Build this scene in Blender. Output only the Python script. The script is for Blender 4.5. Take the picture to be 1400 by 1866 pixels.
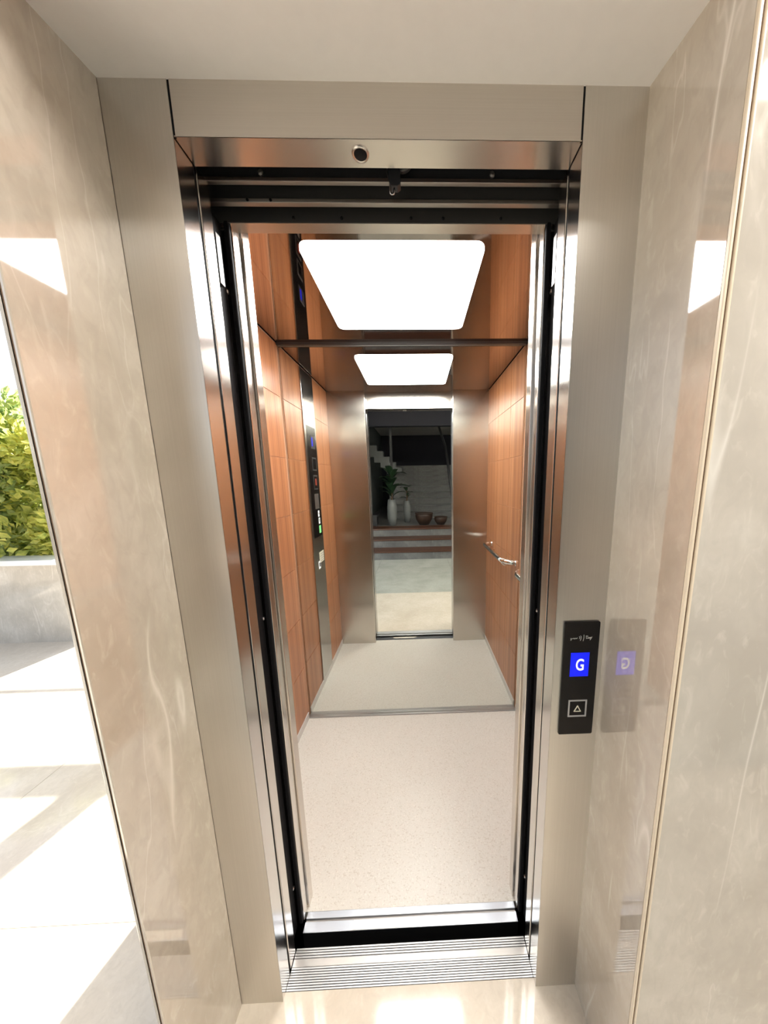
import bpy, bmesh, math, random
from mathutils import Vector, Matrix

for o in list(bpy.data.objects):
    bpy.data.objects.remove(o, do_unlink=True)
scene = bpy.context.scene
COL = scene.collection
random.seed(7)

# ------------------------------------------------------------------ camera
IMG_W, IMG_H = 1400.0, 1866.0
F_PX, CX, CY = 569.25, 776.7, 971.2
cam_data = bpy.data.cameras.new('camera')
cam_data.sensor_fit = 'VERTICAL'
cam_data.sensor_height = 36.0
cam_data.sensor_width = 27.0
cam_data.lens = F_PX / IMG_H * 36.0
cam_data.shift_x = -(CX - IMG_W / 2) / IMG_H
cam_data.shift_y = (CY - IMG_H / 2) / IMG_H
cam_data.clip_start = 0.01
cam = bpy.data.objects.new('camera', cam_data)
COL.objects.link(cam)
yaw, pitch, roll = 0.0267, -0.1679, -0.0171
fw = Vector((math.sin(yaw), math.cos(yaw), 0)); rt = Vector((math.cos(yaw), -math.sin(yaw), 0)); up = Vector((0, 0, 1))
Fv = fw * math.cos(pitch) + up * math.sin(pitch)
Uv = -fw * math.sin(pitch) + up * math.cos(pitch)
Rv = rt * math.cos(roll) + Uv * math.sin(roll)
Uv = -rt * math.sin(roll) + Uv * math.cos(roll)
cam.matrix_world = Matrix(((Rv.x, Uv.x, -Fv.x, 0.0504), (Rv.y, Uv.y, -Fv.y, -0.6806), (Rv.z, Uv.z, -Fv.z, 1.489), (0, 0, 0, 1)))
scene.camera = cam

# ------------------------------------------------------------------ world, sun, exposure
SUN_EL, SUN_AZ = math.radians(42), math.radians(12)
world = bpy.data.worlds.new('sky'); scene.world = world
world.use_nodes = True
wn = world.node_tree.nodes; wn.clear()
wo = wn.new('ShaderNodeOutputWorld'); wb = wn.new('ShaderNodeBackground'); ws = wn.new('ShaderNodeTexSky')
ws.sky_type = 'NISHITA'; ws.sun_disc = False; ws.sun_elevation = SUN_EL; ws.sun_rotation = SUN_AZ
ws.air_density = 1.0; ws.dust_density = 1.5
wb.inputs['Strength'].default_value = 0.13
hs = wn.new('ShaderNodeHueSaturation'); hs.inputs['Saturation'].default_value = 0.40
world.node_tree.links.new(ws.outputs[0], hs.inputs['Color']); world.node_tree.links.new(hs.outputs[0], wb.inputs[0]); world.node_tree.links.new(wb.outputs[0], wo.inputs[0])
sd = bpy.data.lights.new('sun', 'SUN'); sd.energy = 8.0; sd.angle = math.radians(0.6); sd.color = (1.0, 0.95, 0.86)
sun = bpy.data.objects.new('sun', sd); COL.objects.link(sun)
to_sun = Vector((math.sin(SUN_AZ) * math.cos(SUN_EL), math.cos(SUN_AZ) * math.cos(SUN_EL), math.sin(SUN_EL)))
sun.rotation_euler = to_sun.to_track_quat('Z', 'Y').to_euler(); sun.location = (-3, 8, 9)
scene.view_settings.view_transform = 'Standard'
scene.view_settings.look = 'None'
scene.view_settings.gamma = 1.0
scene.view_settings.use_curve_mapping = False
scene.view_settings.exposure = 1.60
CAR_LIGHT = 8.3
FILL_LIGHT = 8.0  # strength of the added fill lamps over the lobby

# ------------------------------------------------------------------ materials
class NT:
    def __init__(s, name):
        s.m = bpy.data.materials.new(name); s.m.use_nodes = True
        s.t = s.m.node_tree; s.n = s.t.nodes; s.n.clear()
        s.out = s.n.new('ShaderNodeOutputMaterial'); s.b = s.n.new('ShaderNodeBsdfPrincipled')
        s.link(s.b.outputs[0], s.out.inputs[0])
        s._tc = None
    def link(s, a, b): s.t.links.new(a, b)
    def set(s, **k):
        for n, v in k.items():
            n = n.replace('_', ' ')
            if n not in s.b.inputs: raise KeyError(n)
            s.b.inputs[n].default_value = v if not isinstance(v, tuple) or len(v) == 4 else (*v, 1)
        return s
    def coord(s, scale=(1, 1, 1), rot=(0, 0, 0), loc=(0, 0, 0)):
        if not s._tc: s._tc = s.n.new('ShaderNodeTexCoord')
        mp = s.n.new('ShaderNodeMapping'); mp.inputs['Scale'].default_value = scale
        mp.inputs['Rotation'].default_value = rot; mp.inputs['Location'].default_value = loc
        s.link(s._tc.outputs['Object'], mp.inputs[0]); return mp.outputs[0]
    def noise(s, co, scale, detail=4, rough=.55, dist=0):
        n = s.n.new('ShaderNodeTexNoise'); n.inputs['Scale'].default_value = scale; n.inputs['Detail'].default_value = detail
        n.inputs['Roughness'].default_value = rough; n.inputs['Distortion'].default_value = dist
        s.link(co, n.inputs['Vector']); return n.outputs[0]
    def vor(s, co, scale, feature='F1'):
        n = s.n.new('ShaderNodeTexVoronoi'); n.feature = feature; n.inputs['Scale'].default_value = scale
        s.link(co, n.inputs['Vector']); return n.outputs[0]
    def ramp(s, fac, stops):
        r = s.n.new('ShaderNodeValToRGB'); e = r.color_ramp.elements
        while len(e) < len(stops): e.new(.5)
        for i, (p, c) in enumerate(stops):
            e[i].position = p; e[i].color = (*c, 1) if isinstance(c, tuple) else (c, c, c, 1)
        s.link(fac, r.inputs[0]); return r.outputs[0]
    def mix(s, fac, a, b, mode='MIX'):
        m = s.n.new('ShaderNodeMix'); m.data_type = 'RGBA'; m.blend_type = mode
        for v, i in ((fac, 0), (a, 6), (b, 7)):
            if isinstance(v, (int, float)): m.inputs[i].default_value = v
            elif isinstance(v, tuple): m.inputs[i].default_value = (*v, 1)
            else: s.link(v, m.inputs[i])
        return m.outputs[2]
    def math(s, op, a, b=0.0):
        m = s.n.new('ShaderNodeMath'); m.operation = op
        for v, i in ((a, 0), (b, 1)):
            if isinstance(v, (int, float)): m.inputs[i].default_value = v
            else: s.link(v, m.inputs[i])
        return m.outputs[0]
    def bump(s, h, strength=.1, dist=.01):
        b = s.n.new('ShaderNodeBump'); b.inputs['Strength'].default_value = strength; b.inputs['Distance'].default_value = dist
        s.link(h, b.inputs['Height']); s.link(b.outputs[0], s.b.inputs['Normal'])
    def col(s, c): s.link(c, s.b.inputs['Base Color'])
    def rough(s, c): s.link(c, s.b.inputs['Roughness'])

def plain(name, c, rough=.5, metal=0.0, spec=.5, coat=0.0):
    t = NT(name); t.set(Base_Color=c, Roughness=rough, Metallic=metal)
    t.b.inputs['Specular IOR Level'].default_value = spec
    t.b.inputs['Coat Weight'].default_value = coat
    n = t.noise(t.coord(), 35, 3)
    t.col(t.mix(t.ramp(n, [(.3, 0.0), (.75, 0.12)]), c, tuple(x * .75 for x in c)))
    return t.m

def marble(name, a, b, c, vein, rough=.04, seed=0.0, rot=(0, 0, 0), veinamt=.6, ior=1.75):
    t = NT(name)
    co = t.coord(loc=(seed, seed * .7, -seed), rot=rot)
    big = t.noise(co, 3.2, 5, .6, .4)
    base = t.ramp(big, [(.32, a), (.52, b), (.72, c)])
    fl = t.noise(t.coord(scale=(1, 1, .45), rot=(.5, .4, .3), loc=(seed, 0, 0)), 42, 3, .6, .8)
    base = t.mix(t.ramp(fl, [(.36, .30), (.50, 0.0)]), base, tuple(x * .84 for x in b))
    base = t.mix(t.ramp(fl, [(.56, 0.0), (.74, .40)]), base, tuple(min(1, x * 1.10) for x in c))
    # thin pale veins where a distorted noise crosses its middle value
    v1 = t.noise(t.coord(scale=(2.6, 2.6, .38), rot=(.75, .35, .3), loc=(seed * 1.3, 1, 2)), 1.3, 3, .45, .25)
    d = t.math('ABSOLUTE', t.math('SUBTRACT', v1, .5))
    msk = t.ramp(t.noise(co, 2.1, 2), [(.46, 0.0), (.60, veinamt)])
    vv = t.math('MULTIPLY', t.ramp(d, [(0.0, 1.0), (.002, .5), (.0055, 0.0)]), msk)
    base = t.mix(vv, base, vein)
    v2 = t.noise(t.coord(scale=(2.4, 2.4, .5), rot=(.95, .1, .8), loc=(seed, 3, 1)), 2.6, 4, .5, .4)
    d2 = t.math('ABSOLUTE', t.math('SUBTRACT', v2, .5))
    vv2 = t.math('MULTIPLY', t.ramp(d2, [(0.0, .45), (.008, 0.0)]), t.ramp(big, [(.45, 0.0), (.6, veinamt)]))
    base = t.mix(vv2, base, vein)
    t.col(base); t.set(Roughness=rough, IOR=ior)
    return t.m

def steel(name, c, rough, grain='z', aniso=0.0, tan=None, metal=1.0):
    t = NT(name)
    sc = {'z': (900, 900, 3), 'x': (3, 900, 900), 'y': (900, 3, 900)}[grain]
    n = t.noise(t.coord(scale=sc), 1.0, 2, .5)
    t.col(t.mix(t.ramp(n, [(.3, 0.0), (.7, 1.0)]), tuple(x * .97 for x in c), tuple(min(1, x * 1.02) for x in c)))
    t.set(Metallic=metal, Roughness=rough); t.b.inputs['Anisotropic'].default_value = aniso
    if tan:                                   # brushing direction: the highlight spreads along this axis
        v = t.n.new('ShaderNodeCombineXYZ')
        for k in range(3): v.inputs[k].default_value = tan[k]
        t.link(v.outputs[0], t.b.inputs['Tangent'])
    return t.m

def emit(name, c, s):
    t = NT(name); t.set(Base_Color=c, Roughness=.4)
    t.b.inputs['Emission Color'].default_value = (*c, 1); t.b.inputs['Emission Strength'].default_value = s
    return t.m

M = {}
M['marble'] = marble('beige_polished_marble', (.42, .365, .295), (.50, .440, .365), (.575, .52, .445), (.80, .76, .69), seed=1.0, ior=2.35)
M['marble_r'] = marble('beige_polished_marble_veined', (.42, .365, .295), (.50, .440, .365), (.575, .52, .445), (.82, .78, .71), seed=5.3, rot=(.2, .5, 0), veinamt=.8, ior=2.35)
M['marble_grey'] = marble('grey_polished_marble', (.43, .395, .345), (.51, .475, .42), (.59, .56, .505), (.82, .80, .75), seed=9.1, rough=.05, veinamt=.55, ior=1.6)
M['marble_edge'] = plain('cut_marble_edge', (.72, .62, .48), .35)
M['joint'] = plain('brown_sealant', (.20, .12, .07), .7)
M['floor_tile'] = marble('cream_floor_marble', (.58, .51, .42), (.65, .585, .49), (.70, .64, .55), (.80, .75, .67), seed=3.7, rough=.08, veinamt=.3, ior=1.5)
M['floor_dim'] = marble('dimmed_floor_marble', (.36, .37, .335), (.42, .43, .39), (.47, .475, .43), (.52, .52, .48), seed=6.1, rough=.10, veinamt=.2, ior=1.45)  # dimness of the floor behind the viewer, put into the colour
M['grout'] = plain('grout', (.34, .29, .24), .9)
M['white_paint'] = plain('white_ceiling_paint', (.80, .78, .76), .55)
AX, AY, AZ = (1, .35, 0), (.35, 1, 0), (.05, 0, 1)
M['steel_face'] = steel('brushed_steel_vertical', (.66, .63, .585), .33, 'z', .6, AX)
M['steel_head'] = steel('brushed_steel_horizontal', (.66, .62, .57), .33, 'x', .3, AZ)
M['steel_soffit'] = steel('brushed_steel_soffit', (.74, .68, .62), .22, 'x', .4, (0, 1, .35))
M['steel_shiny'] = steel('satin_steel_return', (.74, .72, .70), .17, 'z', .7, AY)
M['steel_door'] = steel('satin_door_edge_steel', (.72, .69, .66), .18, 'z', .6, AY)
M['steel_car'] = steel('brushed_car_steel', (.68, .63, .58), .22, 'z', .85, AX)
M['steel_cop'] = steel('polished_panel_steel', (.52, .50, .48), .16, 'z', .6, AY)
M['chrome'] = steel('polished_chrome', (.86, .85, .83), .07, 'y')
M['alu'] = steel('ribbed_aluminium', (.44, .435, .43), .42, 'x')
M['alu_blue'] = steel('worn_car_sill_aluminium', (.38, .40, .44), .34, 'x')
M['alu_pale'] = steel('pale_cream_sill', (.86, .82, .72), .48, 'x', metal=.4)
M['alu_dark'] = steel('worn_channel_aluminium', (.36, .34, .32), .42, 'x')
M['rail_alu'] = steel('dull_rail', (.42, .40, .37), .35, 'x')
M['screw'] = steel('zinc_screw', (.62, .62, .64), .25, 'x')
M['black'] = plain('black_metal', (.008, .008, .009), .6, spec=.12)
M['black_glass'] = plain('black_glass', (.006, .005, .005), .08, spec=.3)
M['dark_plate'] = plain('dark_grey_plate', (.035, .036, .040), .38, .4)
M['dark_plate2'] = plain('charcoal_plate', (.075, .072, .070), .35, .5)
M['light'] = emit('lit_diffuser', (1.0, .985, .96), CAR_LIGHT)
M['tan_joint'] = plain('tan_wall_backing', (.62, .36, .22), .5)
M['white_print'] = emit('lit_white_symbol', (.8, .8, .8), .25)
M['script_print'] = plain('pale_grey_print', (.60, .60, .58), .5)
M['grey_print'] = plain('grey_print', (.42, .41, .40), .4)
M['cream_print'] = plain('cream_sticker', (.78, .76, .60), .5)
M['green_print'] = emit('lit_green_label', (.18, .62, .20), .35)
M['blue_screen'] = emit('blue_display', (.0, .008, .72), 0.32)
M['red_screen'] = emit('dim_red_display', (.20, .03, .015), .25)
M['mirror'] = None
t = NT('silvered_mirror'); t.set(Base_Color=(.80, .83, .80), Metallic=1.0, Roughness=.004); M['mirror'] = t.m
t = NT('bronze_mirror_ceiling'); n = t.noise(t.coord(), 3, 3); t.col(t.mix(n, (.45, .375, .335), (.52, .43, .385))); t.set(Metallic=1.0, Roughness=.035); M['bronze'] = t.m

def wood(name, seed):
    t = NT(name)
    co = t.coord(scale=(9, 9, .35), loc=(seed, seed * 2, seed))
    n1 = t.noise(co, 1.0, 3, .5, .3)
    n2 = t.noise(t.coord(scale=(60, 60, .7), loc=(0, seed, 0)), 1.0, 4, .6)
    c = t.ramp(n1, [(.25, (.33, .130, .055)), (.48, (.46, .195, .085)), (.75, (.58, .27, .125))])
    c = t.mix(t.ramp(n2, [(.36, .55), (.54, 0.0)]), c, (.23, .080, .030))
    n3 = t.noise(t.coord(scale=(26, 26, .25), loc=(seed * 3, 0, seed)), 1.0, 3, .6, .4)
    c = t.mix(t.ramp(n3, [(.36, .60), (.50, 0.0)]), c, (.26, .090, .035))
    c = t.mix(t.ramp(n3, [(.56, 0.0), (.70, .40)]), c, (.66, .34, .17))
    t.col(c); t.set(Roughness=.30); t.b.inputs['Specular IOR Level'].default_value = .4
    t.bump(n2, .03, .001)
    return t.m
WOODS = [wood('wood_veneer_%s' % n, s) for n, s in (('red', 0.0), ('honey', 3.3), ('striped', 7.9))]
t = NT('speckled_vinyl'); co = t.coord()
s1 = t.ramp(t.noise(t.coord(scale=(1, 1.6, 1), rot=(0, 0, .6)), 150, 2, .6), [(.36, 1.0), (.42, 0.0)])
s2 = t.ramp(t.noise(t.coord(scale=(1.5, 1, 1), loc=(5, 2, 0)), 140, 2, .6), [(.60, 0.0), (.67, 1.0)])
base = t.mix(t.noise(co, 2.2, 4), (.60, .575, .52), (.67, .65, .60))
base = t.mix(t.math('MULTIPLY', s1, .45), base, (.40, .34, .27)); base = t.mix(t.math('MULTIPLY', s2, .5), base, (.82, .79, .72))
t.col(base); t.set(Roughness=.33); M['vinyl'] = t.m
M['skirting'] = plain('grey_skirting', (.62, .60, .57), .4)
M['plaster'] = plain('white_plaster', (.78, .76, .72), .8)
M['navy'] = plain('navy_plaster', (.030, .031, .046), .75)
M['teal'] = plain('grey_green_plaster', (.16, .185, .185), .8)
M['stair_stone'] = marble('grey_stair_stone', (.10, .10, .102), (.155, .157, .157), (.20, .20, .20), (.27, .27, .265), seed=2.2, rough=.3, ior=1.45)
M['tread_wood'] = plain('brown_tread_wood', (.075, .027, .013), .4)
M['black_paint'] = plain('black_railing_paint', (.015, .015, .017), .5)
M['pot_white'] = plain('white_ceramic', (.16, .17, .17), .4)
M['pot_brown'] = plain('dark_brown_clay', (.040, .020, .012), .5)
M['leaf_dark'] = plain('dark_green_leaf', (.018, .045, .020), .45)
M['stem'] = plain('brown_stem', (.10, .06, .03), .8)
M['coping'] = plain('white_coping', (.80, .81, .82), .25)
M['shadow_frame'] = plain('white_frame_paint', (.75, .74, .72), .5)
M['soil'] = plain('soil', (.09, .06, .04), .95)
M['ground'] = plain('sandy_ground', (.42, .38, .31), .95)
def leafmat(name, a, b, c):
    t = NT(name); n = t.noise(t.coord(), 9, 3, .7)
    colr = t.ramp(n, [(.3, a), (.5, b), (.7, c)]); t.col(colr); t.set(Roughness=.45)
    tr = t.n.new('ShaderNodeBsdfTranslucent'); t.link(colr, tr.inputs[0])
    mx = t.n.new('ShaderNodeMixShader'); mx.inputs[0].default_value = .55
    t.link(t.b.outputs[0], mx.inputs[1]); t.link(tr.outputs[0], mx.inputs[2]); t.link(mx.outputs[0], t.out.inputs[0])
    return t.m
M['leaf_yellow'] = leafmat('yellow_green_leaf', (.26, .34, .08), (.60, .62, .16), (.86, .76, .22))
M['leaf_green'] = leafmat('mid_green_leaf', (.16, .27, .10), (.42, .50, .18), (.66, .66, .26))

# ------------------------------------------------------------------ geometry helpers
def wloc(o):
    v = Vector((0, 0, 0))
    while o: v += o.location; o = o.parent
    return v
def tag(o, label=None, cat=None, group=None, kind=None):
    if label: o['label'] = label
    if cat: o['category'] = cat
    if group: o['group'] = group
    if kind: o['kind'] = kind
    return o
def thing(name, loc, label, cat, group=None):
    o = bpy.data.objects.new(name, None); o.empty_display_size = .05; COL.objects.link(o); o.location = loc
    return tag(o, label, cat, group)
def obj(name, bm, mat, parent=None, origin=None, smooth=False, bevel=0.0, seg=2):
    """bm is in world coordinates; links it as one mesh object under parent"""
    if origin is None:
        vs = [v.co for v in bm.verts]
        lo = Vector([min(v[i] for v in vs) for i in range(3)]); hi = Vector([max(v[i] for v in vs) for i in range(3)])
        origin = Vector(((lo.x + hi.x) / 2, (lo.y + hi.y) / 2, lo.z))
    origin = Vector(origin)
    bmesh.ops.recalc_face_normals(bm, faces=bm.faces)
    bmesh.ops.translate(bm, verts=bm.verts, vec=-origin)
    me = bpy.data.meshes.new(name); bm.to_mesh(me); bm.free()
    if isinstance(mat, str): mat = M[mat]
    me.materials.append(mat)
    if smooth:
        for p in me.polygons: p.use_smooth = True
    o = bpy.data.objects.new(name, me); COL.objects.link(o)
    o.location = origin - (wloc(parent) if parent else Vector((0, 0, 0)))
    if parent: o.parent = parent
    if bevel:
        b = o.modifiers.new('bevel', 'BEVEL'); b.width = bevel; b.segments = seg; b.limit_method = 'ANGLE'
    return o
def box(bm, lo, hi):
    x0, y0, z0 = lo; x1, y1, z1 = hi
    v = [bm.verts.new(c) for c in ((x0, y0, z0), (x1, y0, z0), (x1, y1, z0), (x0, y1, z0), (x0, y0, z1), (x1, y0, z1), (x1, y1, z1), (x0, y1, z1))]
    for f in ((0, 3, 2, 1), (4, 5, 6, 7), (0, 1, 5, 4), (1, 2, 6, 5), (2, 3, 7, 6), (3, 0, 4, 7)):
        bm.faces.new([v[i] for i in f])
    return bm
def B(lo, hi): return box(bmesh.new(), lo, hi)
def prism(bm, pts, axis, a, b):
    """extrude a 2-D polygon along axis; pts give the two other axes in x,y,z order"""
    def P(p, h):
        p = list(p); p.insert(axis, h); return p
    va = [bm.verts.new(P(p, a)) for p in pts]; vb = [bm.verts.new(P(p, b)) for p in pts]
    bm.faces.new(va); bm.faces.new(list(reversed(vb)))
    n = len(pts)
    for i in range(n): bm.faces.new([va[i], va[(i + 1) % n], vb[(i + 1) % n], vb[i]])
    return bm
def rounded(x0, y0, x1, y1, r, n=6):
    out = []
    for cx, cy, a0 in ((x1 - r, y1 - r, 0), (x0 + r, y1 - r, 90), (x0 + r, y0 + r, 180), (x1 - r, y0 + r, 270)):
        for i in range(n + 1):
            a = math.radians(a0 + 90 * i / n); out.append((cx + r * math.cos(a), cy + r * math.sin(a)))
    return out
def tube(bm, path, r, n=10, caps=True):
    path = [Vector(p) for p in path]; rings = []
    rr = r if isinstance(r, (list, tuple)) else [r] * len(path)
    prev = None
    for i, p in enumerate(path):
        d = (path[min(i + 1, len(path) - 1)] - path[max(i - 1, 0)]).normalized()
        if prev is None:
            a = d.orthogonal().normalized()
        else:
            a = (prev - d * prev.dot(d)).normalized()
        prev = a; b = d.cross(a)
        rings.append([bm.verts.new(p + (a * math.cos(2 * math.pi * k / n) + b * math.sin(2 * math.pi * k / n)) * rr[i]) for k in range(n)])
    for i in range(len(rings) - 1):
        for k in range(n): bm.faces.new([rings[i][k], rings[i][(k + 1) % n], rings[i + 1][(k + 1) % n], rings[i + 1][k]])
    if caps: bm.faces.new(list(reversed(rings[0]))); bm.faces.new(rings[-1])
    return bm
def lathe(bm, prof, c, n=20):
    rings = []
    for r, z in prof:
        rings.append([bm.verts.new((c[0] + r * math.cos(2 * math.pi * k / n), c[1] + r * math.sin(2 * math.pi * k / n), c[2] + z)) for k in range(n)])
    for i in range(len(rings) - 1):
        for k in range(n): bm.faces.new([rings[i][k], rings[i][(k + 1) % n], rings[i + 1][(k + 1) % n], rings[i + 1][k]])
    bm.faces.new(list(reversed(rings[0]))); bm.faces.new(rings[-1])
    return bm
def fillet(pts, rad, n=6):
    pts = [Vector(p) for p in pts]; out = [pts[0]]
    for i in range(1, len(pts) - 1):
        a = (pts[i - 1] - pts[i]); b = (pts[i + 1] - pts[i]); r = min(rad, a.length * .49, b.length * .49)
        p0 = pts[i] + a.normalized() * r; p1 = pts[i] + b.normalized() * r
        for k in range(n + 1):
            t = k / n; out.append(p0 * (1 - t) ** 2 + pts[i] * 2 * t * (1 - t) + p1 * t * t)
    out.append(pts[-1]); return out
def struct(name, bm, mat, parent=None, bevel=0.0, label=None):
    o = obj(name, bm, mat, parent, bevel=bevel)
    if not parent: o['kind'] = 'structure'
    if label: o['label'] = label
    return o
def text_bm(s, size, center, axis_u, axis_v, depth, bold=0.0, narrow=1.0):
    cu = bpy.data.curves.new('text', 'FONT'); cu.body = s; cu.size = size; cu.extrude = depth; cu.offset = bold
    cu.align_x = 'CENTER'; cu.align_y = 'CENTER'; cu.resolution_u = 4
    to = bpy.data.objects.new('text', cu); COL.objects.link(to)
    bpy.context.view_layer.update()
    dg = bpy.context.evaluated_depsgraph_get()
    me = bpy.data.meshes.new_from_object(to.evaluated_get(dg))
    bm = bmesh.new(); bm.from_mesh(me)
    bpy.data.objects.remove(to); bpy.data.curves.remove(cu); bpy.data.meshes.remove(me)
    xs = [v.co.x for v in bm.verts]; ys = [v.co.y for v in bm.verts]
    mx, my = (min(xs) + max(xs)) / 2, (min(ys) + max(ys)) / 2
    u = Vector(axis_u); w = Vector(axis_v); nrm = u.cross(w)
    for v in bm.verts:
        v.co = Vector(center) + u * (v.co.x - mx) * narrow + w * (v.co.y - my) + nrm * v.co.z
    return bm

# ------------------------------------------------------------------ measurements (metres)
XO, XI = 0.4885, 0.3708          # outer and inner edges of the steel jambs
YN = -0.203                      # front edge of the marble niche
HN, HH = 2.185, 2.101            # niche ceiling, header underside
CL, CR = -0.6715, 0.6613         # car side walls
ZC = 2.212                       # car ceiling
YF, YM = 0.238, 1.135            # car front return, rear mirror
CO = 0.362                       # car door edge
ROOF = 3.2

# ------------------------------------------------------------------ setting: floor
bm = bmesh.new()
prism(bm, [(-8, -9.6), (2.6, -9.6), (2.6, .018), (-.70, .018), (-.70, 6.0), (-8, 6.0)], 2, -.06, -.006)
fl = struct('floor', bm, 'grout', label='cream polished marble floor tiles of the lobby and terrace')
TS = 1.25
for i in range(-4, 3):
    for j in range(-3, 4):
        x0, y0 = -.65 + i * TS, .19 + j * TS
        x1, y1 = x0 + TS, y0 + TS
        if x0 > -.7:
            if j >= 0: continue              # the lift shaft and the wall stand here
            if j == -1: y1 = .018            # runs up to the landing sill
        if i == -1 and j >= 0: x1 = -.70     # stops at the outer face of the shaft
        g = .0012
        obj('tile', B((x0 + g, y0 + g, -.02), (min(x1 - g, 2.59), y1 - g, 0)), 'floor_dim' if j <= -2 and i >= -1 else 'floor_tile', fl)

struct('ground', B((-40, 6.0, -.30), (30, 60, -.05)), 'ground')

# ------------------------------------------------------------------ setting: walls and ceilings around the niche
# left pier: reveal slab and splayed outer slab meet at the front edge with a brown joint
wl = struct('wall_left', prism(bmesh.new(), [(-.4975, YN + .004), (-.712, .02), (-.712, 1.27), (-.684, 1.27), (-.684, .012), (-.4975, .012)], 2, 0, ROOF), 'plaster')
obj('marble_slab', B((-.494, YN, 0), (-XO, 0, HN + .03)), 'marble', wl, bevel=.0012, seg=1)
obj('marble_slab', prism(bmesh.new(), [(-.4965, YN), (-.5015, YN), (-.72, .02), (-.715, .024)], 2, 0, ROOF), 'marble_grey', wl, bevel=.0008, seg=1)
obj('marble_slab', B((-.72, .024, 0), (-.712, 1.27, ROOF)), 'marble_grey', wl)
obj('joint_seal', B((-.4965, YN + .0015, 0), (-.494, YN + .01, ROOF)), 'joint', wl)
obj('upper_slab', B((-.494, YN, HN + .03), (-XO, 0, ROOF)), 'marble', wl)
wr = struct('wall_right', B((.497, -.19, 0), (2.6, .012, ROOF)), 'plaster')
obj('marble_slab', B((XO, YN + .006, 0), (.497, 0, HN + .03)), 'marble_r', wr)
obj('slab_edge', B((XO, YN, 0), (.4935, YN + .006, ROOF)), 'marble_edge', wr, bevel=.001, seg=1)
obj('joint_seal', B((.4935, YN + .0025, 0), (.4965, YN + .01, ROOF)), 'joint', wr)
obj('slab_edge', B((.4965, YN - .001, 0), (.5005, YN + .006, ROOF)), 'marble_edge', wr, bevel=.001, seg=1)
for k in range(2):
    obj('marble_slab', B((.5005 + k * 1.05, YN, 0), (min(1.549 + k * 1.05, 2.6), -.19, ROOF)), 'marble_grey', wr)
struct('wall_shaft_right', B((.684, .012, 0), (.72, 1.27, ROOF)), 'plaster')
struct('wall_shaft_rear', B((-.684, 1.20, 0), (.684, 1.27, ROOF)), 'plaster')
struct('wall_shaft_front', B((-.684, .0, HN), (.684, .012, ROOF)), 'plaster')
# sloping white soffit of the niche and the wall above it
struct('ceiling', prism(bmesh.new(), [(0, HN), (YN, HN - .035), (YN, HN + .03), (0, HN + .03)], 0, -XO, XO), 'white_paint', label='white painted soffit above the lift niche')
struct('wall_above_niche', B((-XO, YN, HN + .03), (XO, YN + .02, ROOF)), 'marble_grey')
struct('ceiling_lobby', B((-1.6, -9.6, ROOF), (2.72, 1.40, ROOF + .15)), 'white_paint')
struct('wall_lobby_right', B((2.6, -9.6, 0), (2.72, .012, ROOF)), 'plaster')
struct('wall_back', B((-1.6, -9.72, 0), (2.72, -9.6, ROOF + .15)), 'navy')
struct('wall_stair_left', B((-1.42, -9.6, 0), (-1.30, -3.0, ROOF)), 'teal')
struct('wall_stair_hood', B((-1.30, -4.9, 2.75), (2.6, -4.7, ROOF)), 'navy')
struct('trim_1', B((-.684, .245, -.05), (.684, 1.2, -.02)), 'black')

# ------------------------------------------------------------------ landing door frame
df = thing('door_frame', (0, 0, 0), 'brushed steel frame around the open lift doorway, set between the marble reveals', 'door frame')
for s in (-1, 1):
    a, b = sorted((s * XI, s * XO))
    jb = obj('jamb', B((a, 0, 0), (b, .0012, HN)), 'steel_face', df)
    a, b = sorted((s * XI, s * (XI + .0015)))
    obj('jamb_return', B((a, .0002, 0), (b, .048, HH + (.0 if s else 0))), 'steel_shiny', jb)
    a, b = sorted((s * (XI + .003), s * (XI + .02)))
    obj('shadow_gap', B((a, .048, 0), (b, .058, HH + .02)), 'black', jb)
hd = obj('header', B((-XI + .004, 0, HH), (XI - .004, .0012, HN)), 'steel_head', df)
obj('header_soffit', B((-XI + .0015, .0002, HH), (XI - .0015, .054, HH + .0015)), 'steel_soffit', hd)
for s in (-1, 1):
    a, b = sorted((s * (XI - .004), s * (XI + .001)))
    obj('shadow_gap', B((a, .0012, HH), (b, .004, HN)), 'black', df)

# round key switch in the header soffit
ks = thing('key_switch', (-.043, .027, HH), 'small round black-centred key switch in the steel door header', 'switch')
bm = bmesh.new(); lathe(bm, [(.006, 0), (.0125, -.0015), (.0135, -.003), (.0150, -.003), (.0165, 0), (.0165, .003)], (-.043, .027, HH), 28)
obj('bezel', bm, 'steel_face', ks, smooth=True)
bm = bmesh.new(); lathe(bm, [(.0115, -.0022), (.0125, -.0012), (.0125, .002)], (-.043, .027, HH), 24)
obj('core', bm, 'black', ks, smooth=True)

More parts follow.
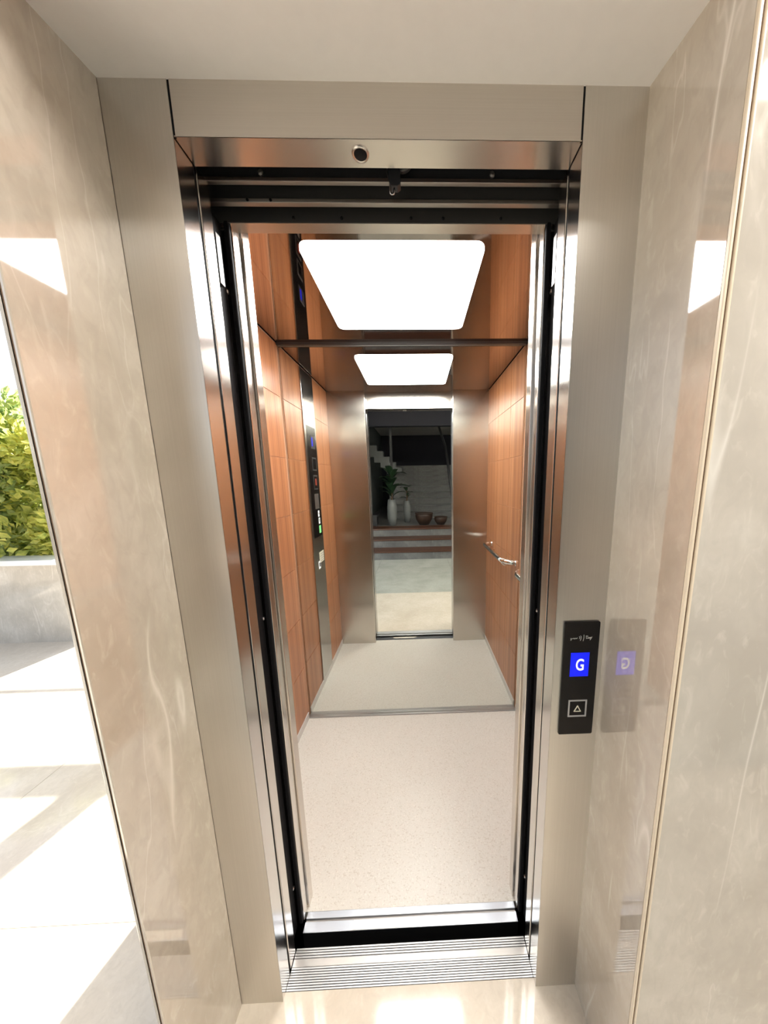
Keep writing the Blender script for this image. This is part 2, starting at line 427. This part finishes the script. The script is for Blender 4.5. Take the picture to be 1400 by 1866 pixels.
# ------------------------------------------------------------------ landing doors and car doors, slid open
for s, side in ((-1, 'left'), (1, 'right')):
    d = thing('outer_lift_door', (s * .50, .08, .0), 'narrow steel edge of the open outer sliding door on the %s of the doorway' % side, 'lift door', 'open lift door leaves')
    a, b = sorted((s * (XI + .0005), s * .655))
    obj('door_leaf', B((a, .060, .004), (b, .098, HH + .006)), 'steel_door', d, bevel=.002)
    a, b = sorted((s * (XI + .012), s * .655))
    obj('rear_stiffener', B((a, .0985, .004), (b, .104, HH + .006)), 'black', d)
    for z in (.165, 1.115, 1.935):
        bm = bmesh.new(); lathe(bm, [(.0055, 0), (.0055, .0025), (.003, .0045)], (0, 0, 0), 10)
        bmesh.ops.rotate(bm, verts=bm.verts, matrix=Matrix.Rotation(-s * math.pi / 2, 3, 'Y'))
        bmesh.ops.translate(bm, verts=bm.verts, vec=(s * .388, .155, z))
        obj('bolt', bm, 'screw', d)
    obj('gap_lining', B((min(s * .388, s * .40), .104, .0), (max(s * .388, s * .40), .157, 2.078)), 'black', d)
    obj('guide_bracket', B((min(s * .376, s * .388), .112, 1.93), (max(s * .376, s * .388), .128, 2.03)), 'dark_plate2', d)
for s, side in ((-1, 'left'), (1, 'right')):
    d = thing('inner_lift_door', (s * .50, .195, 0), 'satin steel edge of the open inner sliding door on the %s of the doorway' % side, 'lift door', 'open lift door leaves')
    a, b = sorted((s * (CO + .006), s * .66))
    obj('door_leaf', B((a, .168, .004), (b, .200, 2.085)), 'steel_door', d, bevel=.002)
    a, b = sorted((s * (CO + .008), s * (CO + .02)))
    obj('rubber_strip', B((a, .158, .006), (b, .168, 2.085)), 'black', d, bevel=.003)

# ------------------------------------------------------------------ sills
sl = thing('landing_sill', (0, .06, 0), 'ribbed aluminium sill of the landing in front of the black gap', 'sill')
obj('base_plate', B((-XI, .018, -.03), (XI, .106, -.0028)), 'alu', sl)
n = 9
for k in range(n):
    y0 = .018 + k * .0052
    obj('rib', B((-XI + .0005, y0, -.0028), (XI - .0005, y0 + .0040, 0)), 'alu', sl, bevel=.0006, seg=1)
obj('guide_channel', B((-XI + .001, .0655, -.012), (XI - .001, .081, -.0012)), 'alu_dark', sl)
for k in range(4):
    y0 = .083 + k * .0058
    obj('rib', B((-XI + .0005, y0, -.0028), (XI - .0005, y0 + .0042, 0)), 'alu', sl, bevel=.0006, seg=1)
struct('trim_2', B((-.46, .106, -.20), (.46, .139, -.12)), 'black')
cs = thing('car_sill', (0, .165, 0), 'worn aluminium sill at the edge of the lift car floor', 'sill')
obj('front_plate', B((-CO - .002, .139, -.004), (CO + .002, .166, 0)), 'alu_blue', cs, bevel=.001)
obj('apron', B((-CO - .002, .141, -.12), (CO + .002, .166, -.004)), 'black', cs)
obj('guide_channel', B((-CO - .001, .166, -.02), (CO + .001, .173, -.006)), 'alu_dark', cs)
obj('rear_plate', B((-CO - .002, .173, -.03), (CO + .002, .192, .0005)), 'alu_blue', cs, bevel=.001)
# pale cream patch on the front plate of the sill
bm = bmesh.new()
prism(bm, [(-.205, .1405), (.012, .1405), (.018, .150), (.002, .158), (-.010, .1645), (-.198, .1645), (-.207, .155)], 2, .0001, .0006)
obj('pale_patch', bm, 'alu_pale', cs)

# ------------------------------------------------------------------ door track assembly seen above the doorway
tr = thing('door_track', (0, .12, HH), 'dark door tracks and light rails above the open doorway', 'door track')
obj('front_plate', B((-.66, .100, 2.118), (.66, .104, 2.30)), 'dark_plate', tr)
obj('upper_rail', B((-.60, .0945, 2.110), (.60, .1045, 2.1175)), 'rail_alu', tr, bevel=.001)
obj('middle_plate', B((-.66, .128, 2.1005), (.66, .132, 2.30)), 'dark_plate2', tr)
obj('lower_rail', B((-.60, .122, 2.0925), (.60, .134, 2.1005)), 'rail_alu', tr, bevel=.001)
obj('back_plate', B((-.66, .1585, 2.080), (.66, .161, 2.30)), 'dark_plate2', tr)
for x in (-.22, -.11, .05, .125, .26):
    bm = bmesh.new(); lathe(bm, [(.0035, 0), (.0035, .002), (.002, .0035)], (0, 0, 0), 8)
    bmesh.ops.rotate(bm, verts=bm.verts, matrix=Matrix.Rotation(math.pi / 2, 3, 'X')); bmesh.ops.translate(bm, verts=bm.verts, vec=(x, .1585, 2.089))
    obj('screw', bm, 'black', tr)
for x in (-.262, .225):
    bm = bmesh.new(); lathe(bm, [(.006, 0), (.006, .003), (.003, .005)], (0, 0, 0), 8)
    bmesh.ops.rotate(bm, verts=bm.verts, matrix=Matrix.Rotation(math.pi / 2, 3, 'X')); bmesh.ops.translate(bm, verts=bm.verts, vec=(x, .100, 2.128))
    obj('screw', bm, 'alu_dark', tr)
for x in (-.305, -.255):
    bm = bmesh.new(); lathe(bm, [(.003, 0), (.003, .0015)], (0, 0, 0), 8)
    bmesh.ops.rotate(bm, verts=bm.verts, matrix=Matrix.Rotation(math.pi / 2, 3, 'X')); bmesh.ops.translate(bm, verts=bm.verts, vec=(x, .122, 2.0965))
    obj('screw', bm, 'black', tr)
cp = thing('door_coupler', (.015, .09, 2.1), 'small black coupling hook hanging from the door track', 'hook')
bm = bmesh.new(); prism(bm, [(.006, 2.150), (.030, 2.150), (.030, 2.094), (.024, 2.090), (.010, 2.090), (.006, 2.10)], 1, .078, .094)
obj('arm', bm, 'dark_plate', cp, bevel=.001)
bm = bmesh.new(); lathe(bm, [(.020, 0), (.022, .002), (.022, .008), (.020, .010)], (0, 0, 0), 20)
bmesh.ops.rotate(bm, verts=bm.verts, matrix=Matrix.Rotation(math.pi / 2, 3, 'X')); bmesh.ops.translate(bm, verts=bm.verts, vec=(.034, .092, 2.142))
obj('roller', bm, 'dark_plate2', cp)
bm = bmesh.new(); tube(bm, fillet([(.0035, .080, 2.14), (.0035, .080, 2.112), (.008, .080, 2.100), (.008, .080, 2.0765), (.017, .080, 2.0765), (.017, .080, 2.088)], .004, 4), .0016, 6)
obj('hook', bm, 'screw', cp, smooth=True)

# ------------------------------------------------------------------ lift car
car = thing('elevator_car', (0, .69, 0), 'lit lift car lined with orange-brown wood panels under a bronze mirror ceiling', 'elevator')
obj('car_floor', B((CL - .01, .192, -.03), (CR + .01, YM, 0)), 'vinyl', car)
cp_ = obj('car_ceiling', B((CL + .006, .194, ZC), (CR - .006, YM, ZC + .01)), 'bronze', car)
obj('ceiling_void', B((CL - .02, YF - .04, ZC + .012), (CR + .02, YM + .03, ZC + .02)), 'black', car)
obj('car_header', B((CL - .01, .1615, 2.082), (CR + .01, .194, ZC + .01)), 'steel_car', car)
for s, wx in ((-1, CL), (1, CR)):
    a, b = sorted((s * CO, wx + s * .012))
    obj('front_return', B((a, .203, 0), (b, YF, ZC)), 'steel_car', car, bevel=.002)
zs = [.045, .36, .675, .99, 1.305, 1.62, 1.94, 2.205]
wcols = {-1: [.238, .600, .838, 1.118], 1: [.238, .555, .872, 1.118]}
pcache = {}
for s, wx in ((-1, CL), (1, CR)):
    a, b = sorted((wx + s * .003, wx + s * .011))
    sw = obj('side_wall', B((a, YF, 0), (b, YM + .01, ZC)), 'tan_joint', car)
    ys = wcols[s]
    for c in range(3):
        if s == -1 and c == 1: continue          # the control panel fills this column
        for r in range(7):
            g = .0019
            a, b = sorted((wx, wx + s * .003))
            obj('wood_panel', B((a, ys[c] + g, zs[r] + g), (b, ys[c + 1] - g, zs[r + 1] - g)), WOODS[(c * 2 + (0 if s < 0 else 1)) % 3], sw)
    a, b = sorted((wx - s * .004, wx + s * .003))
    obj('skirting', B((a, YF, 0), (b, YM - .02, .043)), 'skirting', sw, bevel=.001)

mir = thing('rear_mirror', (0, YM, 0), 'full-height mirror on the rear wall of the lift, reflecting doorway and stairs', 'mirror')
obj('glass', B((CL + .001, YM, .010), (CR - .001, YM + .008, ZC - .004)), 'mirror', mir)
obj('bottom_channel', B((CL + .001, YM - .024, 0), (CR - .001, YM, .010)), 'alu', mir, bevel=.001)
tcn = obj('top_channel', B((CL + .001, YM - .018, ZC - .012), (CR - .001, YM, ZC)), 'dark_plate2', mir)
obj('bright_edge', B((CL + .001, YM - .003, ZC - .0140), (CR - .001, YM, ZC - .012)), 'alu', tcn)

# ceiling light: bright diffuser with rounded corners in a slim frame
lt = thing('ceiling_light', (-.01, .70, ZC - .006), 'bright white rectangular light panel in the lift ceiling', 'light')
bm = bmesh.new(); prism(bm, rounded(-.302, .420, .282, .968, .03), 2, ZC - .006, ZC - .0005)
obj('diffuser', bm, 'light', lt)

# ------------------------------------------------------------------ handrail
hr = thing('handrail', (.60, .76, .955), 'curved polished steel handrail on the right wood wall of the lift', 'handrail')
xw = CR; xr = CR - .068; hz = .962
bm = bmesh.new()
tube(bm, fillet([(xw, .43, hz), (xr, .45, hz), (xr, .99, hz), (xw, 1.06, hz)], .06, 8), .0155, 14)
obj('rail', bm, 'chrome', hr, smooth=True)
for y in (.52, .96):
    bm = bmesh.new(); tube(bm, fillet([(xw, y, hz - .035), (xr + .02, y, hz - .035), (xr, y, hz - .008)], .02, 5), .006, 8)
    obj('bracket', bm, 'chrome', hr, smooth=True)
for y in (.43, 1.06):
    bm = bmesh.new(); lathe(bm, [(.018, 0), (.018, .003), (.016, .004)], (0, 0, 0), 16)
    bmesh.ops.rotate(bm, verts=bm.verts, matrix=Matrix.Rotation(-math.pi / 2, 3, 'Y')); bmesh.ops.translate(bm, verts=bm.verts, vec=(xw, y, hz))
    obj('wall_rosette', bm, 'chrome', hr, smooth=True)

# ------------------------------------------------------------------ car control panel on the left wall (mostly seen in the mirror)
co_ = thing('car_control_panel', (CL, .72, .045), 'tall steel control panel with displays and buttons on the left lift wall', 'control panel')
PX = CL + .006
obj('faceplate', B((CL + .0005, .602, .046), (PX, .836, 2.203)), 'steel_cop', co_, bevel=.0015)
def copbox(name, yc, w, z0, z1, mat, d=.003, parent=co_, bev=.001):
    return obj(name, B((PX, yc - w / 2, z0), (PX + d, yc + w / 2, z1)), mat, parent, bevel=bev, seg=1)
yc = .695
obj('glass_band', B((PX, .625, 1.10), (PX + .0012, .80, 1.86)), 'black_glass', co_)
for nm, z0, z1, mat in (('floor_display', 1.715, 1.80, 'dark_plate'), ('call_button', 1.566, 1.656, 'black_glass'), ('door_button', 1.435, 1.536, 'black_glass')):
    f = copbox(nm, yc, .085, z0, z1, 'dark_plate2', .004)
    obj('button_face', B((PX + .004, yc - .033, z0 + .01), (PX + .005, yc + .033, z1 - .01)), mat, f)
    if nm == 'floor_display': obj('lit_segment', B((PX + .005, yc + .012, z0 + .015), (PX + .0055, yc + .030, z1 - .012)), 'blue_screen', f)
    if nm == 'door_button': obj('lit_segment', B((PX + .005, yc - .014, z0 + .03), (PX + .0055, yc + .014, z1 - .025)), 'red_screen', f)
copbox('speaker_plate', yc, .085, 1.30, 1.405, 'alu_dark', .003)
b1 = copbox('symbol_button', yc - .02, .03, 1.240, 1.285, 'white_print', .002)
obj('symbol_hole', B((PX + .002, yc - .025, 1.258), (PX + .0025, yc - .015, 1.268)), 'black', b1)
b2 = copbox('symbol_button', yc - .025, .032, 1.188, 1.232, 'white_print', .002)
obj('symbol_hole', B((PX + .002, yc - .032, 1.200), (PX + .0025, yc - .026, 1.222)), 'black', b2)
obj('symbol_hole', B((PX + .002, yc - .020, 1.206), (PX + .0025, yc - .015, 1.228)), 'black', b2)
copbox('green_label', yc - .03, .042, 1.120, 1.176, 'green_print', .0015)
lb = copbox('instruction_sticker', .675, .10, .905, .985, 'cream_print', .0015)
for k in range(4):
    obj('printed_line', B((PX + .0015, .632, .915 + k * .017), (PX + .002, .715 - .012 * (k % 2), .921 + k * .017)), 'grey_print', lb)
kb = copbox('key_socket', .735, .038, .868, .925, 'white_print', .002)
obj('socket_hole', B((PX + .002, .724, .884), (PX + .003, .746, .912)), 'black', kb)

# ------------------------------------------------------------------ hall call panel on the right jamb
hp = thing('hall_call_panel', (.433, -.003, .856), 'black glass call panel with a blue G display on the right steel jamb', 'call panel')
bm = bmesh.new(); prism(bm, rounded(.3905, .8555, .4755, 1.155, .004), 1, -.004, -.0001)
fp = obj('faceplate', bm, 'black_glass', hp)
dsp = obj('floor_display', B((.4095, -.0046, 1.0145), (.4545, -.004, 1.0765)), 'blue_screen', hp)
obj('letter_g', text_bm('G', .042, (.4325, -.0050, 1.0455), (1, 0, 0), (0, 0, 1), .0003, bold=.0007, narrow=.70), 'white_print', dsp)
bm = bmesh.new()
for lo, hi in (((.411, -.0052, .905), (.457, -.004, .9085)), ((.411, -.0052, .9475), (.457, -.004, .951)), ((.411, -.0052, .9085), (.4145, -.004, .9475)), ((.4535, -.0052, .9085), (.457, -.004, .9475))):
    box(bm, lo, hi)
bf = obj('button_frame', bm, 'grey_print', hp)
bm = bmesh.new()
def strip(bm, pts, w, y0, y1):
    for i in range(len(pts) - 1):
        p, q = Vector(pts[i]), Vector(pts[i + 1]); d = (q - p).normalized(); nn = Vector((-d.y, d.x)) * w / 2
        e = d * w * .3
        prism(bm, [tuple(p - e + nn), tuple(p - e - nn), tuple(q + e - nn), tuple(q + e + nn)], 1, y0, y1)
strip(bm, [(.4265, .9195), (.4345, .9345), (.4425, .9195), (.4265, .9195)], .0022, -.0048, -.004)
obj('up_arrow', bm, 'cream_print', bf)
# small white script mark near the top of the panel
bm = bmesh.new()
sc = lambda zx, zy: (.4055 + (zx - 265) / 285 * .0525, 1.1135 - (zy - 435) / 285 * .060)
for line in ([(268, 432), (282, 450), (270, 456), (285, 432), (300, 440), (312, 430), (322, 444), (335, 430), (345, 440), (358, 428)],
             [(380, 412), (390, 425), (384, 440)], [(398, 405), (408, 420), (404, 448), (396, 462)],
             [(440, 395), (442, 430), (434, 468)],
             [(470, 405), (474, 440), (496, 438), (490, 408), (470, 412)], [(496, 438), (515, 425), (508, 442), (530, 424), (524, 440), (548, 420), (532, 448), (522, 458)]):
    strip(bm, [sc(*p) for p in line], .0009, -.0044, -.004)
obj('script_mark', bm, 'script_print', hp)

# ------------------------------------------------------------------ terrace: planter, shrubs, added shadow frame
pl = thing('planter', (-4.8, 2.7, 0), 'long grey marble planter with white coping on the sunny terrace', 'planter')
obj('soil', B((-7.5, 2.30, .55), (-3.22, 3.2, .74)), 'soil', pl)
for k in range(4):
    obj('marble_slab', B((-7.5 + k * 1.08, 2.24, 0), (-7.5 + (k + 1) * 1.08 - .004, 2.30, .775)), 'marble_grey', pl)
obj('end_slab', B((-3.22, 2.24, 0), (-3.16, 3.26, .775)), 'marble_grey', pl)
obj('rear_slab', B((-7.5, 3.2, 0), (-3.22, 3.26, .775)), 'marble_grey', pl)
obj('coping', B((-7.5, 2.19, .776), (-3.11, 2.42, .826)), 'coping', pl, bevel=.006)
obj('coping', B((-3.33, 2.42, .776), (-3.11, 3.30, .826)), 'coping', pl, bevel=.006)

def shrub(name, c, rx, ry, h, n, mat, label):
    root = thing(name, c, label, 'shrub', 'shrubs in the planter')
    rnd = random.Random(int(abs(c[0]) * 1000))
    bm = bmesh.new()
    for k in range(7):
        a = rnd.uniform(0, 6.28)
        top = (c[0] + math.cos(a) * rx * .5, c[1] + math.sin(a) * ry * .5, c[2] + h * rnd.uniform(.6, .9))
        tube(bm, [c, ((c[0] + top[0]) / 2 + rnd.uniform(-.05, .05), (c[1] + top[1]) / 2, (c[2] + top[2]) / 2), top], [.018, .012, .005], 6)
    obj('stem', bm, 'stem', root)
    bm = bmesh.new()
    blobs = [(Vector((c[0] + rnd.uniform(-.75, .75) * rx, c[1] + rnd.uniform(-.75, .75) * ry, c[2] + h * rnd.uniform(.05, .86))), rnd.uniform(.14, .26)) for _ in range(54)]
    for k in range(n):
        bc, br = rnd.choice(blobs)
        d = Vector((rnd.gauss(0, 1), rnd.gauss(0, 1), rnd.gauss(0, 1))).normalized()
        p = bc + d * br * rnd.uniform(.55, 1.0)
        t = (d + Vector((rnd.uniform(-.7, .7), rnd.uniform(-.7, .7), rnd.uniform(-.2, .9)))).normalized()
        s = t.cross(Vector((rnd.uniform(-1, 1), rnd.uniform(-1, 1), rnd.uniform(-1, 1)))).normalized()
        L = rnd.uniform(.06, .12); w = L * .26; nn = t.cross(s) * L * .12
        v = [bm.verts.new(x) for x in (p, p + t * L * .5 + s * w + nn, p + t * L, p + t * L * .5 - s * w + nn)]
        bm.faces.new([v[0], v[1], v[2]]); bm.faces.new([v[0], v[2], v[3]])
    f = obj('foliage', bm, mat, root, origin=c); f['kind'] = 'stuff'
shrub('terrace_shrub', (-3.62, 2.78, .74), .44, .38, 1.42, 5200, M['leaf_yellow'], 'yellow-green leafy shrub at the near end of the planter')
shrub('terrace_shrub', (-4.32, 2.72, .74), .48, .38, 1.80, 6500, M['leaf_green'], 'taller mid-green shrub behind the yellow-green one in the planter')
shrub('terrace_shrub', (-5.40, 2.75, .74), .50, .38, 1.60, 5200, M['leaf_yellow'], 'yellow-green shrub farthest along the planter')

pg = thing('shadow_frame', (-1.6, 3.7, 0), 'unseen white frame added behind the lift shaft to cast the floor shadows', 'shadow_frame')  # out of view; posts and beams shaped to shade the terrace floor
obj('post', B((-1.07, 3.60, 0), (-.87, 3.76, 4.40)), 'shadow_frame', pg, bevel=.01)
obj('post', B((-3.30, 3.60, 0), (-3.18, 3.76, 2.80)), 'shadow_frame', pg, bevel=.01)
obj('beam', B((-3.30, 3.63, 2.65), (-.50, 3.74, 2.76)), 'shadow_frame', pg, bevel=.01)
obj('top_rail', B((-3.30, 3.66, 2.0), (-.98, 3.69, 2.03)), 'shadow_frame', pg)

# ------------------------------------------------------------------ stair hall behind the viewer (seen in the mirror)
def stairs(name, y0, z0, n, rise, going, x0, x1, label, wood_nose=True):
    st = thing(name, ((x0 + x1) / 2, y0, z0), label, 'stairs')
    for k in range(n):
        ya = y0 - k * going; zt = z0 + (k + 1) * rise
        obj('riser', B((x0, ya - .03, z0 + k * rise), (x1, ya, zt - .03)), 'stair_stone', st)
        obj('tread', B((x0, ya - going - .02, zt - .03), (x1, ya + .015, zt)), 'tread_wood' if wood_nose else 'stair_stone', st, bevel=.003)
    return st
stairs('staircase', -2.86, 0, 3, .165, .35, -1.28, 2.58, 'low wide steps with brown wooden treads behind the viewer')
struct('floor_landing', B((-1.30, -9.6, .30), (2.6, -3.91, .485)), 'stair_stone')
stairs('staircase', -5.35, .485, 9, .165, .29, -.75, 1.35, 'upper grey stone flight rising to the dark wall', False)
sg = thing('side_stair', (-1.1, -6.2, 1.9), 'pale zigzag underside of a stair flight against the left wall', 'stairs')
for k in range(5):
    obj('step_block', B((-1.29 + max(0, k - 1) * .17, -6.3, 2.30 - k * .155), (-1.04 + k * .17, -6.0, 2.455 - k * .155)), 'pot_white', sg)
rl = thing('stair_railing', (0, -5.2, .485), 'black metal railing of the upper stone flight', 'railing')
obj('post', B((-.60, -5.06, .485), (-.54, -5.0, 3.1)), 'black_paint', rl)
bm = bmesh.new(); tube(bm, [(.84, -3.95, 1.0), (.80, -5.2, 2.3), (.66, -6.2, 3.1)], .03, 8); obj('handrail', bm, 'black_paint', rl, smooth=True)
bm = bmesh.new(); tube(bm, [(.84, -3.97, .485), (.84, -3.97, 1.02)], .02, 8); obj('post', bm, 'black_paint', rl, smooth=True)
low = thing('low_bench', (-1.0, -4.15, .485), 'black low bench beside the white vase on the stair landing', 'bench')
obj('seat', B((-1.28, -4.4, .70), (-.84, -3.95, .74)), 'black_paint', low, bevel=.005)
for x in (-1.24, -.90):
    for y in (-4.36, -4.0): obj('leg', B((x, y, .485), (x + .04, y + .04, .70)), 'black_paint', low)
obj('front_panel', B((-1.27, -3.975, .50), (-.85, -3.965, .70)), 'black_paint', low)

def potted(name, c, hpot, rpot, potmat, n, L, label, seed):
    root = thing(name, c, label, 'potted plant', 'potted plants on the stair landing')
    rnd = random.Random(seed)
    bm = bmesh.new(); lathe(bm, [(rpot * .7, 0), (rpot * .95, hpot * .3), (rpot, hpot * .7), (rpot * .8, hpot), (rpot * .7, hpot), (rpot * .65, hpot * .92)], c, 20)
    obj('pot', bm, potmat, root, smooth=True)
    top = Vector((c[0], c[1], c[2] + hpot))
    bm = bmesh.new()
    tube(bm, [top - Vector((0, 0, .05)), top + Vector((.01, 0, L * .4)), top + Vector((-.02, .01, L * .75))], [.018, .014, .008], 7); obj('stem', bm, 'stem', root)
    for k in range(n):
        a = k * 2.4 + rnd.uniform(-.3, .3); z = L * (.05 + .7 * k / n)
        b0 = top + Vector((0, 0, z)); el = rnd.uniform(.5, 1.15); l = L * rnd.uniform(.5, .75)
        d = Vector((math.cos(a), math.sin(a), 0)); sd_ = Vector((-math.sin(a), math.cos(a), 0))
        bm = bmesh.new(); prev = None
        for i in range(6):
            t = i / 5; p = b0 + d * l * math.cos(el) * t + Vector((0, 0, l * (math.sin(el) * t - .45 * t * t)))
            w = l * .17 * math.sin(math.pi * min(.97, .08 + t * .92)) + .001
            cur = [bm.verts.new(p + sd_ * w + Vector((0, 0, w * .3))), bm.verts.new(p), bm.verts.new(p - sd_ * w + Vector((0, 0, w * .3)))]
            if prev:
                for q in (0, 1): bm.faces.new([prev[q], prev[q + 1], cur[q + 1], cur[q]])
            prev = cur
        obj('leaf', bm, 'leaf_dark', root, smooth=True)
    return root
potted('potted_plant', (-.52, -4.12, .485), .58, .11, 'pot_white', 20, .74, 'dark leafy plant in a tall white vase', 3)
potted('potted_plant', (-.20, -4.62, .485), .52, .09, 'pot_white', 9, .42, 'smaller plant in a slim white pot behind the vase', 8)
for (x, y, r, h, lab) in ((.20, -4.15, .20, .26, 'larger dark brown clay bowl on the landing edge'), (.58, -4.13, .15, .17, 'smaller dark brown clay bowl beside the larger one')):
    b = thing('clay_bowl', (x, y, .485), lab, 'bowl', 'clay bowls')
    bm = bmesh.new(); lathe(bm, [(r * .55, 0), (r * .9, h * .45), (r, h * .8), (r * .96, h), (r * .86, h), (r * .84, h * .8), (r * .5, h * .25)], (x, y, .485), 24)
    obj('body', bm, 'pot_brown', b, smooth=True)
    bm = bmesh.new(); lathe(bm, [(r * .97, h * .93), (r * 1.04, h * .97), (r * 1.02, h * 1.03), (r * .90, h * 1.02)], (x, y, .485), 24)
    obj('rim', bm, 'pot_brown', b, smooth=True)

# ------------------------------------------------------------------ unseen ceiling lamps added to brighten the niche
M['fill_light'] = emit('fill_lamp_diffuser', (1.0, .94, .86), FILL_LIGHT)
for x, lab in ((.95, 'added unseen fill lamp on the lobby ceiling, the one nearer the lift doorway'), (1.95, 'added unseen fill lamp on the lobby ceiling, beside the plain right wall')):
    L = thing('fill_lamp', (x, -1.0, ROOF - .03), lab, 'light', 'added fill lamps')
    obj('frame', B((x - .42, -1.42, ROOF - .02), (x + .42, -.58, ROOF)), 'coping', L)
    obj('diffuser', B((x - .40, -1.40, ROOF - .03), (x + .40, -.60, ROOF - .02)), 'fill_light', L)
